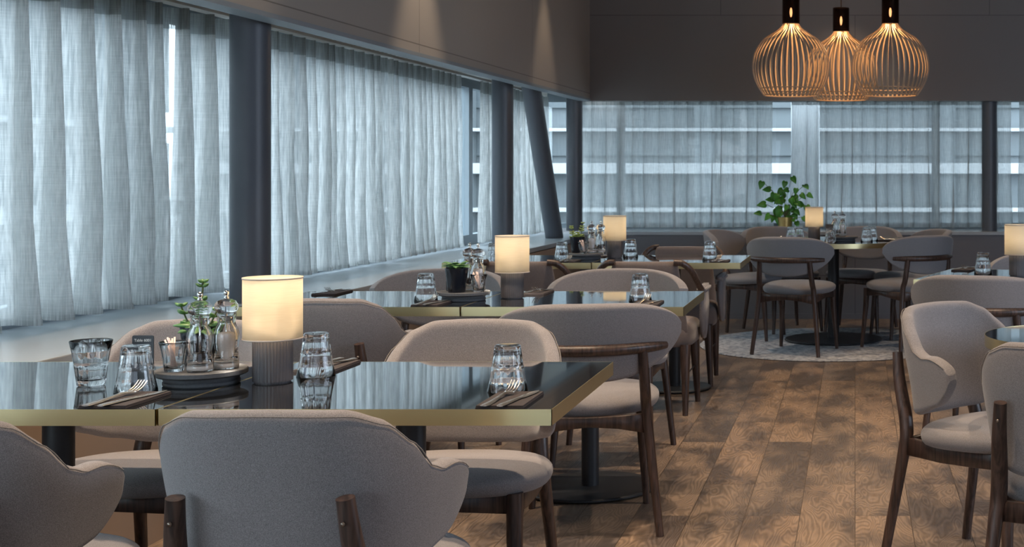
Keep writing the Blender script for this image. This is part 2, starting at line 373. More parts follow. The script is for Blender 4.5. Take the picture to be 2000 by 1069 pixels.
# windows: frames, sashes and panes
def window_left(idx, y0, y1, open_sash=False):
    bm = bmesh.new(); X0, X1 = -3.02, -2.95
    add_box(bm, X0, X1, y0, y1, .70, .775); add_box(bm, X0, X1, y0, y1, 1.90, 1.99)
    add_box(bm, X0, X1, y0, y0+.05, .775, 1.90); add_box(bm, X0, X1, y1-.05, y1, .775, 1.90)
    o = struct(obj('window_%d' % idx, bm, FRAMEM, smooth=False))
    bm = bmesh.new(); add_box(bm, X0+.03, X0+.036, y0+.05, y1-.05, .775, 1.90)
    obj('window_pane', bm, PANE, o, smooth=False)
ys = [-3.9, -2.4, -1.0, 1.1, 2.6, 4.05, 5.47, 6.95, 8.43, 10.38, 11.3, 12.45]
for i in range(len(ys)-1): window_left(i+1, ys[i], ys[i+1])
def window_back(idx, x0, x1):
    bm = bmesh.new(); Y0, Y1 = 12.38, 12.45
    add_box(bm, x0, x1, Y0, Y1, .745, .79); add_box(bm, x0, x1, Y0, Y1, 1.90, 1.99)
    add_box(bm, x0, x0+.035, Y0, Y1, .79, 1.90); add_box(bm, x1-.035, x1, Y0, Y1, .79, 1.90)
    o = struct(obj('window_%d' % idx, bm, FRAMEM, smooth=False))
    bm = bmesh.new(); add_box(bm, x0+.035, x1-.035, Y0+.03, Y0+.036, .79, 1.90); obj('window_pane', bm, PANE, o, smooth=False)
xs = [-2.94, -2.15, .74, 2.2, 3.7, 5.1]
for i in range(len(xs)-1): window_back(20+i, xs[i], xs[i+1])

# columns
def column(p0, p1, r, idx):
    bm = bmesh.new(); add_tube(bm, [p0, p1], r, 40); o = obj('trim_%d' % idx, bm, COLM); sharp(o); return struct(o)
column((-2.55, 5.70, .70), (-2.55, 5.70, 1.99), .081, 11)
column((-2.55, 9.78, .70), (-2.55, 9.78, 1.99), .076, 12)
column((-2.535, 11.40, .70), (-2.535, 10.53, 1.99), .074, 13)
column((-2.45, 11.80, .745), (-2.45, 11.80, 1.99), .07, 14)
column((1.165, 11.72, .745), (1.165, 11.72, 1.99), .066, 15)

# ------------------------------------------------------------------ outdoors
bm = bmesh.new(); add_box(bm, -60, 40, -20, 80, -4.2, -4.0); struct(obj('ground', bm, EXTG, smooth=False))
b1 = thing('building', 'pale office block across the street seen through the left curtains', 'building', (-17, 4, -4))
obj_ = lambda nm, mat, dims, par: box(nm, mat, *dims, parent=par)
obj_('wall', EXTW, (-4, 0, -20, 29.3, 0, 10.5), b1)
for k, (z0, z1) in enumerate([(.2, 3.2), (4.7, 6.0), (6.75, 9.0), (9.8, 10.4)]): obj_('glazing_band', EXTD, (0, .1, -20, 29.3, z0, z1), b1)
for k, z in enumerate([4.25, 6.25, 9.3]): obj_('ledge', EXTL, (0, .5, -20, 29.3, z, z+(.34 if k == 0 else .13)), b1)
for k in range(14):
    y = -19+k*3.3; obj_('pillar', EXTL, (.1, .35, y, y+.45, 0, 4.25), b1)
b2 = thing('building', 'long grey building with white ledges seen behind the far curtains', 'building', (-5, 34, -4))
obj_('wall', EXTW, (-11.9, 40, 0, 4, 0, 17), b2)
for (z0, z1) in [(.2, 4.3), (5.7, 6.4), (6.9, 8.6)]: obj_('glazing_band', EXTD, (-11.9, 40, -.1, 0, z0, z1), b2)
for z, hh in [(4.3, .1), (5.25, .26), (6.3, .08)]: obj_('ledge', EXTL, (-11.9, 40, -.5, -.1, z, z+hh), b2)
for k in range(8): obj_('pillar', EXTW, (-11+k*6, -10.5+k*6, -.4, -.1, 0, 9), b2)
tag(box('outdoor_pillar', flat('pillar_white_paint', (.75, .77, .8), .7), -.71, -.40, 15, 15.3, -4, 6), 'white outdoor pillar close behind the far glass, above the vine plant', 'pillar')

# ------------------------------------------------------------------ curtains
def curtain(name, label, P0, P1, n_pl, amp, mat, z0, z1, taper=0.0, seed=1, edge=0.0, hang=.09, swirl=.75):
    rnd = random.Random(seed); P0, P1 = Vector(P0), Vector(P1); d = (P1-P0); L = d.length; d.normalize(); nrm = Vector((d.y, -d.x))
    root = thing(name, label, 'curtain', ((P0.x+P1.x)/2, (P0.y+P1.y)/2, z0)); cen = Vector(((P0.x+P1.x)/2, (P0.y+P1.y)/2))
    NS = n_pl*18; wts = [rnd.uniform(.75, 1.3) for _ in range(n_pl)]; tot = sum(wts); cum = [0]
    for q in wts: cum.append(cum[-1]+q/tot)
    ph = [rnd.uniform(-1, 1) for _ in range(n_pl+1)]; am = [rnd.uniform(.75, 1.2) for _ in range(n_pl+1)]
    def P(i, h):   # h 0 bottom .. 1 top
        s = i/NS*n_pl; k = min(int(s), n_pl-1); f = s-k
        a = cum[k]+(cum[k+1]-cum[k])*f
        wl = (cum[k+1]-cum[k])*L
        aa = amp*(am[k]*(1-f)+am[k+1]*f)*(1-.45*h)
        t = s*2*PI
        along = a*L - math.sin(t*1.0)*wl*.20*swirl*(1-.2*h) + .012*math.sin(h*5+ph[k]*3)*(1-h)*(1-abs(2*f-1)*0)
        if taper: along = L*.5 + (along-L*.5)*(1-taper*math.sin(h*PI)*.5*(1 if True else 0))
        off = aa*math.cos(t) + .010*math.sin(h*7+ph[k]*5)*(1-h)
        q = P0+d*along+nrm*off
        return q-cen
    def build(nm, ha, hb, nv, mt, push=0):
        bm = bmesh.new(); rows = []
        for j in range(nv+1):
            h = ha+(hb-ha)*j/nv; rows.append([])
            for i in range(NS+1):
                q = P(i, h); q = q + nrm*push
                rows[-1].append(bm.verts.new((q.x, q.y, (z1-z0)*h)))
        for a, b in zip(rows, rows[1:]):
            for i in range(NS): bm.faces.new((a[i], a[i+1], b[i+1], b[i]))
        return obj(nm, bm, mt, root)
    hh = 1-hang/(z1-z0)
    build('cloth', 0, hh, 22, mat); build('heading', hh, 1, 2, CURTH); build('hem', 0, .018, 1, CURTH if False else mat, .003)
    return root
LC = 'left curtains'
def lx(y): return -2.865+.0085*(y-4.5)
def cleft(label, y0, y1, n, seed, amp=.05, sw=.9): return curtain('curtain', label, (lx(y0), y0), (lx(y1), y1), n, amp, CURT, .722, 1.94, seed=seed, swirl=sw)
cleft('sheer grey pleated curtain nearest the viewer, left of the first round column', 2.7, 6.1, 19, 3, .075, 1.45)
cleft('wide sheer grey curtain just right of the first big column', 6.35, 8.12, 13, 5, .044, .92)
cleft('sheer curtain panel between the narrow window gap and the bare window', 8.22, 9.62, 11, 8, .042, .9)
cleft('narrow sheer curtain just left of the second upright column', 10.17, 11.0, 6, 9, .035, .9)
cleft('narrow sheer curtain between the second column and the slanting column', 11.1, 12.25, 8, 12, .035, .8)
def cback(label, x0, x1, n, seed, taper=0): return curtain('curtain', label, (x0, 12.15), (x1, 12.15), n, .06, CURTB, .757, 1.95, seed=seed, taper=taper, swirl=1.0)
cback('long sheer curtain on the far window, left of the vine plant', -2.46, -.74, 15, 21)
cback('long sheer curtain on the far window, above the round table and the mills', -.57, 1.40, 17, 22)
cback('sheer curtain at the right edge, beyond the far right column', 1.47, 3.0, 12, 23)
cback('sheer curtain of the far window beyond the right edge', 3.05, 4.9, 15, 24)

# ------------------------------------------------------------------ tables
TZ = .75
def table_rect(label, cx, cyy, wd, dp, rz=0, post=(0, 0), base_r=.255, group=None, H=TZ):
    t = thing('dining_table', label, 'table', (cx, cyy, 0), rz, group)
    box('tabletop', BLACKT, -wd/2+.0015, wd/2-.0015, -dp/2+.0015, dp/2-.0015, H-.031, H, t, .0007)
    bm = bmesh.new()
    w2, d2, th = wd/2-.0005, dp/2, .0016
    for (a0, a1, c0, c1) in ((-w2, w2, -d2, -d2+th), (-w2, w2, d2-th, d2), (-w2, -w2+th, -d2, d2), (w2-th, w2, -d2, d2)): add_box(bm, a0, a1, c0, c1, H-.034, H+.0001)
    obj('brass_edge', bm, BRASS, t, smooth=False)['label'] = 'polished brass edge band'
    ped(t, post, base_r, H); return t
def ped(t, post, r, H=TZ, pr=.034, z0=0):
    px, py = post
    lathe('post', [(pr, .012+z0), (pr, H-.04)], STEEL, t, 28, c=(px, py, 0))
    lathe('base_plate', [(0, .004+z0), (r-.01, .004+z0), (r, .008+z0), (r, .013+z0), (r-.004, .017+z0), (0, .019+z0)], STEEL, t, 64, c=(px, py, 0), sh=40)
    box('mounting_plate', STEEL, px-.12, px+.12, py-.12, py+.12, H-.041, H-.035, t)
    bm = bmesh.new()
    for k in range(4): add_lathe(bm, [(0, z0), (.012, z0), (.012, .005+z0), (0, .005+z0)], 10, c=(px+(r-.05)*math.cos(k*PI/2+.6), py+(r-.05)*math.sin(k*PI/2+.6), 0))
    obj('glide_foot', bm, STEEL, t)
ROWX = [(-2.278, -1.4535), (-1.4515, -.63)]
rows = [('front row', 2.812, 3.525), ('second row', 4.975, 5.65), ('third row', 7.45, 8.15)]
tl = [['black glossy table with brass edge at the lower left, carrying the water glass', 'black glossy table with brass edge nearest the viewer, carrying the lamp with the largest shade'],
      ['black glossy brass-edged table of the second row, the half beside the window sill', 'black glossy brass-edged table of the second row, the half beside the aisle'],
      ['black glossy brass-edged table of the third row, the half beside the window sill', 'black glossy brass-edged table of the third row, the half beside the aisle']]
for (nm, y0, y1), lab in zip(rows, tl):
    for (xa, xb), lb in zip(ROWX, lab):
        dy = .002 if xa < -2 else 0
        table_rect(lb, (xa+xb)/2, (y0+y1)/2-dy, xb-xa, y1-y0, base_r=.21 if y0 > 7 else .255)
# round table at the far end
def table_round(label, x, y, R, br, H=TZ, z0=0):
    t = thing('round_table', label, 'table', (x, y, 0))
    lathe('tabletop', [(0, H-.031), (R-.0015, H-.031), (R-.0015, H), (0, H)], BLACKT, t, 96, sh=40)
    lathe('brass_edge', [(R-.0015, H-.034), (R, H-.034), (R, H+.0004), (R-.0015, H+.0004), (R-.0015, H-.034)], BRASS, t, 96, sh=40)['label'] = 'brass rim'
    ped(t, (0, 0), br, H, .042 if R > .4 else .03, z0); return t
RZ = .010
table_round('large round brass-edged table on the round rug under the three pendant lamps', -.16, 10.0, .57, .36, z0=RZ)
table_round('small round brass-rimmed black table at the right edge between two chairs', .700, 4.107, .305, .13)
table_rect('square pale-reflecting brass-edged table standing askew at the right edge', .27+.39*.951+.38*.309, 6.28-.39*.309+.38*.951, .78, .76, -math.radians(18))
# rug
lathe('round_rug', [(0, 0.0), (.95, 0), (.957, .005), (.95, RZ), (0, RZ)], RUGM, n=96, sh=50)
rug = bpy.data.objects['round_rug']; rug.location = (-.17, 9.86, 0.0); tag(rug, 'round mottled grey-blue rug under the far round table', 'rug')

# ------------------------------------------------------------------ chairs
def seat_mesh(hw, hd, z0, z1, slope, e=2.6, n=48, taper=0.06, lip=.5):
    bm = bmesh.new(); rings = []
    prof = [(0, z1+.004), (.35, z1+.004), (.7, z1), (.88, z1-.006), (.965, z1-.02), (1.0, (z0+z1)/2), (.975, z0+.012), (.93, z0+.002), (.8, z0), (0, z0)]
    for (s, z) in prof:
        if s == 0:
            rings.append([bm.verts.new((0, 0, z))]); continue
        rg = []
        for k in range(n):
            a = 2*PI*k/n; c, sn = math.cos(a), math.sin(a)
            x = hw*s*math.copysign(abs(c)**(2/e), c); y = hd*s*math.copysign(abs(sn)**(2/e), sn)
            x *= 1+taper*y/hd
            zz = z + slope*(y/hd)
            if y > 0 and z > (z0+z1)/2: zz -= .012*(y/hd)**3*s
            rg.append(bm.verts.new((x, y, zz)))
        rings.append(rg)
    for a, b in zip(rings, rings[1:]):
        for k in range(n):
            k2 = (k+1) % n
            if len(a) == 1: bm.faces.new((a[0], b[k], b[k2]))
            elif len(b) == 1: bm.faces.new((a[k2], a[k], b[0]))
            else: bm.faces.new((a[k], b[k], b[k2], a[k2]))
    return bm
def add_sub(o, lv=1):
    m = o.modifiers.new('round', 'SUBSURF'); m.levels = lv; m.render_levels = lv
def add_beam(bm, pts, hws, hhs, n=4):
    # flat timber following pts; hws half widths across (horizontal), hhs half heights
    pts = [Vector(p) for p in pts]; rings = []
    for i, p in enumerate(pts):
        t = (pts[min(i+1, len(pts)-1)]-pts[max(i-1, 0)]); t.z = 0; t.normalize(); s = Vector((-t.y, t.x, 0))
        up = Vector((0, 0, 1)); a, b = hws[i], hhs[i]
        q = .25*min(a, b)
        sec = [(-a, -b+q), (-a+q, -b), (a-q, -b), (a, -b+q), (a, b-q), (a-q, b), (-a+q, b), (-a, b-q)]
        rings.append([bm.verts.new(p+s*x+up*z) for x, z in sec])
    for a, b in zip(rings, rings[1:]):
        for k in range(8): bm.faces.new((a[k], a[(k+1) % 8], b[(k+1) % 8], b[k]))
    bm.faces.new(rings[0][::-1]); bm.faces.new(rings[-1])
# --- type A: shell armchair with swept wings
ZT = [(0, .822), (.28, .818), (.45, .795), (.58, .752), (.68, .700), (.77, .684), (.88, .690), (1, .690)]
ZB = [(0, .466), (.3, .472), (.6, .498), (.85, .530), (1, .555)]
def shellP(t, v):   # t -1..1 around, v 0..1 up
    s = abs(t); ph = s*PI/2; e = .74
    sx = math.sin(ph)**e; cxx = max(0, math.cos(ph))**.9
    zt, zb = lerp_tab(ZT, s), lerp_tab(ZB, s)
    if s > .80:
        k = max(0, 1-((s-.80)/.20)**2.3)**(1/2.0); mid = (zt+zb)/2+.010; zt = mid+(zt-mid)*k; zb = mid+(zb-mid)*k
    z = zb+(zt-zb)*v
    k = .89+.11*smoothstep(.47, .74, z)
    lean = .036*smoothstep(.48, .83, z)
    x = .260*sx*k + .006*smoothstep(.75, 1, s)
    y = -.220-lean+.02*(1-k) + .272*(1-cxx)
    y += lean*smoothstep(.5, 1, s)*.8
    return Vector((math.copysign(x, t) if t else 0, y, z))
def make_chair_A():
    t = thing('wing_armchair', 'x', 'chair')
    bm = bmesh.new(); NT, NV = 56, 9; g = []
    for i in range(NT+1):
        u_ = -1+2*i/NT; tt = .45*u_+.55*math.sin(u_*PI/2); g.append([bm.verts.new(shellP(tt*.999, j/NV)) for j in range(NV+1)])
    for i in range(NT):
        for j in range(NV): bm.faces.new((g[i][j], g[i+1][j], g[i+1][j+1], g[i][j+1]))
    sh = obj('backrest', bm, FAB, t); m = sh.modifiers.new('th', 'SOLIDIFY'); m.thickness = .042; m.offset = 0; m.use_even_offset = False; add_sub(sh, 2)
    # piping along the outer top edge
    bm = bmesh.new(); pts = []
    for i in range(61):
        tt = -.97+1.94*i/60; p = shellP(tt, .985); q = shellP(tt+.01, .985); d = (q-p); d.z = 0; d.normalize(); nr = Vector((d.y, -d.x, 0))
        pts.append(p+nr*.0205+Vector((0, 0, -.006)))
    add_tube(bm, pts, .0013, 6); obj('piping', bm, PIPE, sh)
    st = obj('seat', seat_mesh(.262, .248, .405, .478, .016), FAB, t); st.location = (0, .048, 0); add_sub(st, 1)
    for s in (-1, 1):
        bm = bmesh.new()
        pts = spline([(s*.150, -.274, .668), (s*.158, -.258, .58), (s*.172, -.215, .44), (s*.182, -.222, .34), (s*.205, -.285, 0)], 6)
        n = len(pts); add_tube(bm, pts, [.0165+.0055*smoothstep(0, .45, i/n)-.007*smoothstep(.5, 1, i/n) for i in range(n)], 16)
        lg = obj('leg', bm, WAL, t); sharp(lg, 50)
        bm = bmesh.new(); add_lathe(bm, [(0, .003), (.004, .003), (.004, 0), (0, 0)], 10)
        bmesh.ops.transform(bm, matrix=Matrix.Translation((s*.152, -.2895, .625)) @ Matrix.Rotation(PI/2, 4, 'X'), verts=bm.verts[:])
        obj('screw', bm, SCREW, lg)
        bm = bmesh.new(); add_tube(bm, [(s*.205, .215, .425), (s*.205, .215, .3), (s*.218, .225, 0)], [.022, .021, .013], 16); sharp(obj('leg', bm, WAL, t), 50)
        bm = bmesh.new(); add_beam(bm, [(s*.175, -.205, .380), (s*.19, -.05, .378), (s*.202, .1, .385), (s*.205, .21, .40)], [.011]*4, [.028, .026, .024, .030]); obj('side_rail', bm, WAL, t)
    bm = bmesh.new(); add_beam(bm, [(-.2, .215, .402), (0, .222, .402), (.2, .215, .402)], [.011]*3, [.030, .022, .030]); obj('front_rail', bm, WAL, t)
    bm = bmesh.new(); add_beam(bm, [(-.17, -.205, .38), (0, -.21, .38), (.17, -.205, .38)], [.011]*3, [.026]*3); obj('rear_rail', bm, WAL, t)
    return t
# --- type B: oval back pad on a bent wooden rail
def padP(x, z):
    y = -.285 + 1.75*x*x + .35*x**4 - .16*(z-.62)
    return y
def make_chair_B(FAB=None):
    FAB = FAB or MATS['taupe_wool']
    t = thing('oval_back_chair', 'x', 'chair')
    bm = bmesh.new(); NU, NV = 40, 12; g = []
    for i in range(NU+1):
        x = .302*math.sin((i/NU-.5)*PI*.97); q = min(1, abs(x)/.302)
        zt = .705+.100*max(.03, 1-q**3.4)**.43; zb = .705-.170*max(.03, 1-q**2.6)**.62
        g.append([bm.verts.new((x, padP(x, zb+(zt-zb)*j/NV), zb+(zt-zb)*j/NV)) for j in range(NV+1)])
    for a, b in zip(g, g[1:]):
        for j in range(NV): bm.faces.new((a[j], b[j], b[j+1], a[j+1]))
    pd = obj('backrest', bm, FAB, t); m = pd.modifiers.new('th', 'SOLIDIFY'); m.thickness = .050; m.offset = 0; add_sub(pd, 2)
    bm = bmesh.new(); xs_ = [-.262+.524*i/24 for i in range(25)]
    add_tube(bm, [(x, padP(x, .648)-.031, .648) for x in xs_], [.0195*(1-.35*abs(2*i/24-1)**6) for i in range(25)], 14, flat_y=1.0); sharp(obj('back_rail', bm, WAL, t), 60)
    st = obj('seat', seat_mesh(.252, .235, .412, .480, .010, e=2.3, taper=.04), FAB, t); st.location = (0, .02, 0); add_sub(st, 1)
    for s in (-1, 1):
        yt = padP(.18, .648)-.030
        bm = bmesh.new(); pts = [(s*.180, yt, .645), (s*.19, -.242, .5), (s*.198, -.222, .40), (s*.24, -.255, 0)]; sp = spline(pts, 6)
        n = len(sp); add_tube(bm, sp, [.0165+.004*math.sin(PI*i/n)-.004*i/n for i in range(n)], 14); sharp(obj('leg', bm, WAL, t), 50)
        bm = bmesh.new(); add_tube(bm, [(s*.190, .19, .42), (s*.192, .195, .3), (s*.21, .22, 0)], [.021, .020, .012], 14); sharp(obj('leg', bm, WAL, t), 50)
        bm = bmesh.new(); add_beam(bm, [(s*.197, -.22, .385), (s*.205, 0, .395), (s*.192, .19, .39)], [.010]*3, [.030, .014, .026]); obj('side_rail', bm, WAL, t)
    bm = bmesh.new(); add_beam(bm, [(-.195, -.22, .383), (-.1, -.215, .388), (0, -.213, .391), (.1, -.215, .388), (.195, -.22, .383)], [.010]*5, [.034, .022, .017, .022, .034]); obj('rear_rail', bm, WAL, t)
    bm = bmesh.new(); add_beam(bm, [(-.19, .195, .39), (0, .205, .395), (.19, .195, .39)], [.010]*3, [.028, .016, .028]); obj('front_rail', bm, WAL, t)
    return t
# --- type C: upholstered armchair with bent wooden arms
def make_chair_C():
    t = thing('bentwood_armchair', 'x', 'chair')
    st = obj('seat', seat_mesh(.245, .235, .345, .478, .0, e=5, taper=.03), FABD, t); add_sub(st, 1)
    bm = bmesh.new(); g = []
    for j in range(9):
        v = j/8; z = .40+.395*v; hw = .215-.05*v**1.3
        g.append([bm.verts.new((hw*(i/8-1), -.215-.055*v+.035*(i/8-1)**2, z)) for i in range(17)])
    for a, b in zip(g, g[1:]):
        for i in range(16): bm.faces.new((a[i], a[i+1], b[i+1], b[i]))
    bk = obj('backrest', bm, FABD, t); m = bk.modifiers.new('th', 'SOLIDIFY'); m.thickness = .034; m.offset = 0; add_sub(bk, 1)
    for s in (-1, 1):
        bm = bmesh.new()
        pts = spline([(s*.150, -.268, .788), (s*.195, -.262, .782), (s*.235, -.235, .745), (s*.258, -.19, .69), (s*.270, -.12, .645), (s*.268, -.06, .635)], 6)
        add_tube(bm, pts, .0165, 14); sharp(obj('arm_rail', bm, WAL, t), 50)
        bm = bmesh.new(); add_box(bm, s*.268-.026, s*.268+.026, -.07, .19, .610, .650); bmesh.ops.bevel(bm, geom=bm.edges[:], offset=.012, segments=3, affect='EDGES'); ap = obj('armrest', bm, FAB, t)
        bm = bmesh.new(); x = s*.268
        v = []
        for (yy, zz) in ((-.06, .615), (.185, .615), (.20, .52), (.12, .40), (.05, .36), (-.02, .40), (-.03, .50)):
            v.append((yy, zz))
        a = [bm.verts.new((x-.014, p, q)) for p, q in v]; b = [bm.verts.new((x+.014, p, q)) for p, q in v]
        bm.faces.new(a); bm.faces.new(b[::-1])
        for k in range(len(v)): bm.faces.new((a[k], a[(k+1) % len(v)], b[(k+1) % len(v)], b[k]))
        bmesh.ops.bevel(bm, geom=bm.edges[:], offset=.006, segments=2, affect='EDGES'); obj('side_panel', bm, FAB, t)
        bm = bmesh.new(); add_tube(bm, [(s*.2, -.195, .36), (s*.205, -.23, 0)], [.028, .014], 14); sharp(obj('leg', bm, WAL, t), 50)
        bm = bmesh.new(); add_tube(bm, [(s*.2, .19, .36), (s*.218, .205, 0)], [.028, .014], 14); sharp(obj('leg', bm, WAL, t), 50)
        bm = bmesh.new(); add_tube(bm, [(s*.203, -.212, .20), (s*.203, .20, .20)], .004, 8); obj('stretcher', bm, STEEL, t)
    return t
protos = {}
def chair(kind, x, y, face, label, group=None, z=0):
    rz = math.radians(face-90)
    if kind not in protos:
        t = {'A': make_chair_A, 'B': make_chair_B, 'C': make_chair_C, 'R': lambda: make_chair_B(FABR)}[kind](); protos[kind] = t
        t.location = (x, y, z); t.rotation_euler = (0, 0, rz); t['label'] = label
        if group: t['group'] = group
        return t
    return dup(protos[kind], (x, y, z), rz, label, group)
GA, GB, GC, GR = 'wing armchairs', 'oval back chairs at the row tables', 'bentwood armchairs', 'oval back chairs round the far table'
chair('A', -1.05, 2.66, 90, 'taupe wing armchair seen from behind at the bottom centre, closest to the viewer', GA)
chair('A', -1.72, 2.62, 92, 'taupe wing armchair seen from behind, cut off by the lower left corner', GA)
chair('A', -1.075, 3.67, 270, 'taupe wing armchair facing the viewer across the front table, right of the lit lamp', GA)
chair('A', -1.89, 3.67, 268, 'taupe wing armchair facing the viewer across the front table, beside the window sill', GA)
chair('A', -1.83, 4.82, 92, 'taupe wing armchair with its back to the viewer, just behind the big lit lamp', GA)
chair('A', .437, 4.255, -44.6, 'taupe wing armchair turned half to the viewer, left of the small round table', GA)
chair('A', .612, 3.57, 66, 'taupe wing armchair cut off by the right edge, in front of the small round table', GA)
chair('B', -.95, 4.83, 100.7, 'oval back chair seen from behind, right behind the front table corner', GB)
chair('B', -1.07, 5.93, 270, 'oval back chair facing the viewer at the aisle half of the second row', GB)
chair('B', -1.87, 5.93, 270, 'oval back chair facing the viewer behind the pot and mills of the second row', GB)
chair('B', .60, 6.09, 72, 'oval back chair seen from behind at the askew table on the right', GB)
chair('B', .98, 7.22, 252, 'chair back glowing warm beyond the askew table, beside the right edge lamp', GB)
chair('C', -1.075, 7.16, 90, 'bentwood armchair with its back to the viewer at the third row, nearer the aisle', GC)
chair('C', -1.72, 7.16, 90, 'bentwood armchair with its back to the viewer, behind the second row lamp', GC)
chair('C', -1.06, 8.09, 270, 'bentwood armchair on the far side of the third row table', GC)
for (x, y, f, lb) in [(-.395, 9.35, 72, 'oval back chair of the round table seen squarely from behind, on the left front'),
                      (.348, 9.536, 127, 'oval back chair of the round table seen from behind, on the right front'),
                      (-.807, 10.156, -15, 'oval back chair on the left side of the round table, facing right'),
                      (-.55, 10.62, -60, 'oval back chair behind the round table, in front of the vine plant'),
                      (.03, 10.65, 254, 'oval back chair behind the round table, behind the pair of glasses on the right'),
                      (.40, 10.24, 200, 'oval back chair on the right side of the round table, mostly hidden by another')]:
    c = chair('R', x, y, f, lb, GR, RZ+.0035)

# ------------------------------------------------------------------ table lamps
def make_lamp():
    t = thing('table_lamp', 'x', 'lamp')
    bm = bmesh.new(); N = 144
    add_lathe(bm, [(0, 0.0), (.040, 0), (.040, .004), (.0445, .004), (.0445, .112), (.040, .114), (0, .114)], N, mod=lambda a, z: 1-.045*(.5+.5*math.cos(a*36)) if .003 < z < .113 else 1)
    sharp(obj('ribbed_base', bm, LBASE, t), 60)
    bm = bmesh.new(); add_lathe(bm, [(.066, .101), (.066, .247)], 64); sh = obj('lamp_shade', bm, SHADE, t)
    m = sh.modifiers.new('th', 'SOLIDIFY'); m.thickness = .0012; m.offset = -1
    for z in (.101, .2435): lathe('shade_trim', [(.0662, z), (.0672, z), (.0672, z+.0035), (.0662, z+.0035), (.0662, z)], SHADEB, sh, 64)
    bm = bmesh.new(); bmesh.ops.create_uvsphere(bm, u_segments=16, v_segments=10, radius=.013)
    me = MATS.get('bulb_glow')
    if not me:
        mm, n, l, b = nt('bulb_glow'); b.inputs['Emission Color'].default_value = (1, .75, .45, 1); b.inputs['Emission Strength'].default_value = 12; me = mm
    bl = obj('bulb', bm, me, t); bl.location = (0, 0, .130)
    l = bpy.data.lights.new('lamp_bulb', 'POINT'); l.energy = 8.0; l.color = (1, .88, .72); l.shadow_soft_size = .014
    o = bpy.data.objects.new('lamp_glow', l); COL.objects.link(o); o.parent = t; o.location = (0, 0, .176)
    bl.visible_shadow = True
    return t
LG = 'fluted table lamps with linen shades'
lamp0 = make_lamp(); lamp0.location = (-1.372, 3.185, TZ); lamp0['label'] = 'lit linen-shaded lamp on a fluted dark base on the front table'; lamp0['group'] = LG
dup(lamp0, (-1.353, 5.335, TZ), .3, 'lit linen-shaded fluted lamp on the second row table, right of the black pot', LG)
dup(lamp0, (-1.402, 7.885, TZ), .6, 'lit linen-shaded fluted lamp on the third row table, beside two mills', LG)
dup(lamp0, (-.30, 9.93, TZ), .2, 'small lit fluted lamp on the far round table, in front of the vine plant', LG)
dup(lamp0, (.785, 6.50, TZ), .2, 'lit fluted lamp on the askew table at the right edge', LG)

# ------------------------------------------------------------------ glasses
def flute(a, z): return 1-.060*abs(math.sin(a*6))**.8*smoothstep(.002, .012, z)*(1-smoothstep(.044, .048, z)) - .022*abs(math.sin(a*6))*smoothstep(.050, .056, z)*(1-smoothstep(.080, .098, z))
def glass_bm():
    bm = bmesh.new(); n = 80
    outer = [(0, 0), (.026, 0), (.0295, .003), (.0308, .009), (.0325, .022), (.0342, .036), (.0352, .044), (.0360, .0475), (.0352, .051), (.0368, .058), (.0400, .078), (.0452, .1035)]
    inner = [(.0437, .1035), (.0380, .078), (.0340, .056), (.0318, .044), (.0282, .022), (.024, .014), (0, .012)]
    add_lathe(bm, outer, n, mod=flute)
    # inner skin joined at the rim
    add_lathe(bm, [(.0452, .1035), (.0445, .1045)]+[(.0435, .1035)]+inner[1:], n)
    bmesh.ops.remove_doubles(bm, verts=bm.verts[:], dist=.0003)
    return bm
GG = 'upturned fluted tumblers'
gproto = None
def tumbler(x, y, label, inverted=True, z=TZ, group=GG, rz=0):
    global gproto
    if gproto is None:
        gproto = obj('tumbler', glass_bm(), GLASS); o = gproto
    else:
        o = gproto.copy(); COL.objects.link(o)
    if inverted: o.rotation_euler = (PI, 0, rz); o.location = (x, y, z+.1047)
    else: o.rotation_euler = (0, 0, rz); o.location = (x, y, z+.0002)
    tag(o, label, 'glass', group)
    return o
tumbler(-.784, 3.05, 'upturned fluted glass by the cutlery near the front table corner')
tumbler(-1.308, 3.28, 'upturned fluted glass just right of the front table lamp', rz=.2)
tumbler(-1.620, 3.045, 'upturned fluted glass in front of the black table number card', rz=.4)
wg = tumbler(-1.769, 3.13, 'upright fluted glass at the far left of the front table, wide rim up', inverted=False, group='upright tumbler')
wb = bmesh.new(); add_lathe(wb, [(0, .0117), (.0243, .0137), (.0285, .022), (.0321, .044), (.0343, .056), (0, .056)], 48)
wo = obj('water', wb, WATER, wg); sharp(wo, 60)
tumbler(-1.662, 5.235, 'upturned fluted glass left of the second row black pot', rz=.1)
tumbler(-.830, 5.225, 'upturned fluted glass near the aisle end of the second row table', rz=.3)
tumbler(-2.02, 7.56, 'upturned glass seen left of the second row lamp shade, on the third row table')
tumbler(-1.67, 7.70, 'upturned glass left of the third row potted plant', rz=.5)
tumbler(-1.327, 7.99, 'upturned glass just right of the third row lamp', rz=.7)
tumbler(-.83, 7.735, 'upturned glass near the aisle end of the third row table', rz=.15)
tumbler(.628, 6.63, 'upturned glass on the askew table at right, left of its lamp', rz=.15)
tumbler(-.462, 9.86, 'upturned glass left of the round table lamp, the left one of two', rz=.15)
tumbler(-.415, 9.98, 'upturned glass left of the round table lamp, the right one of two', rz=.35)
tumbler(-.175, 9.62, 'upturned glass in front of the mills on the round table', rz=.35)
tumbler(.085, 9.82, 'upturned glass on the right of the round table, the front one of two', rz=.35)
tumbler(.125, 9.98, 'upturned glass on the right of the round table, the rear one of two', rz=.65)

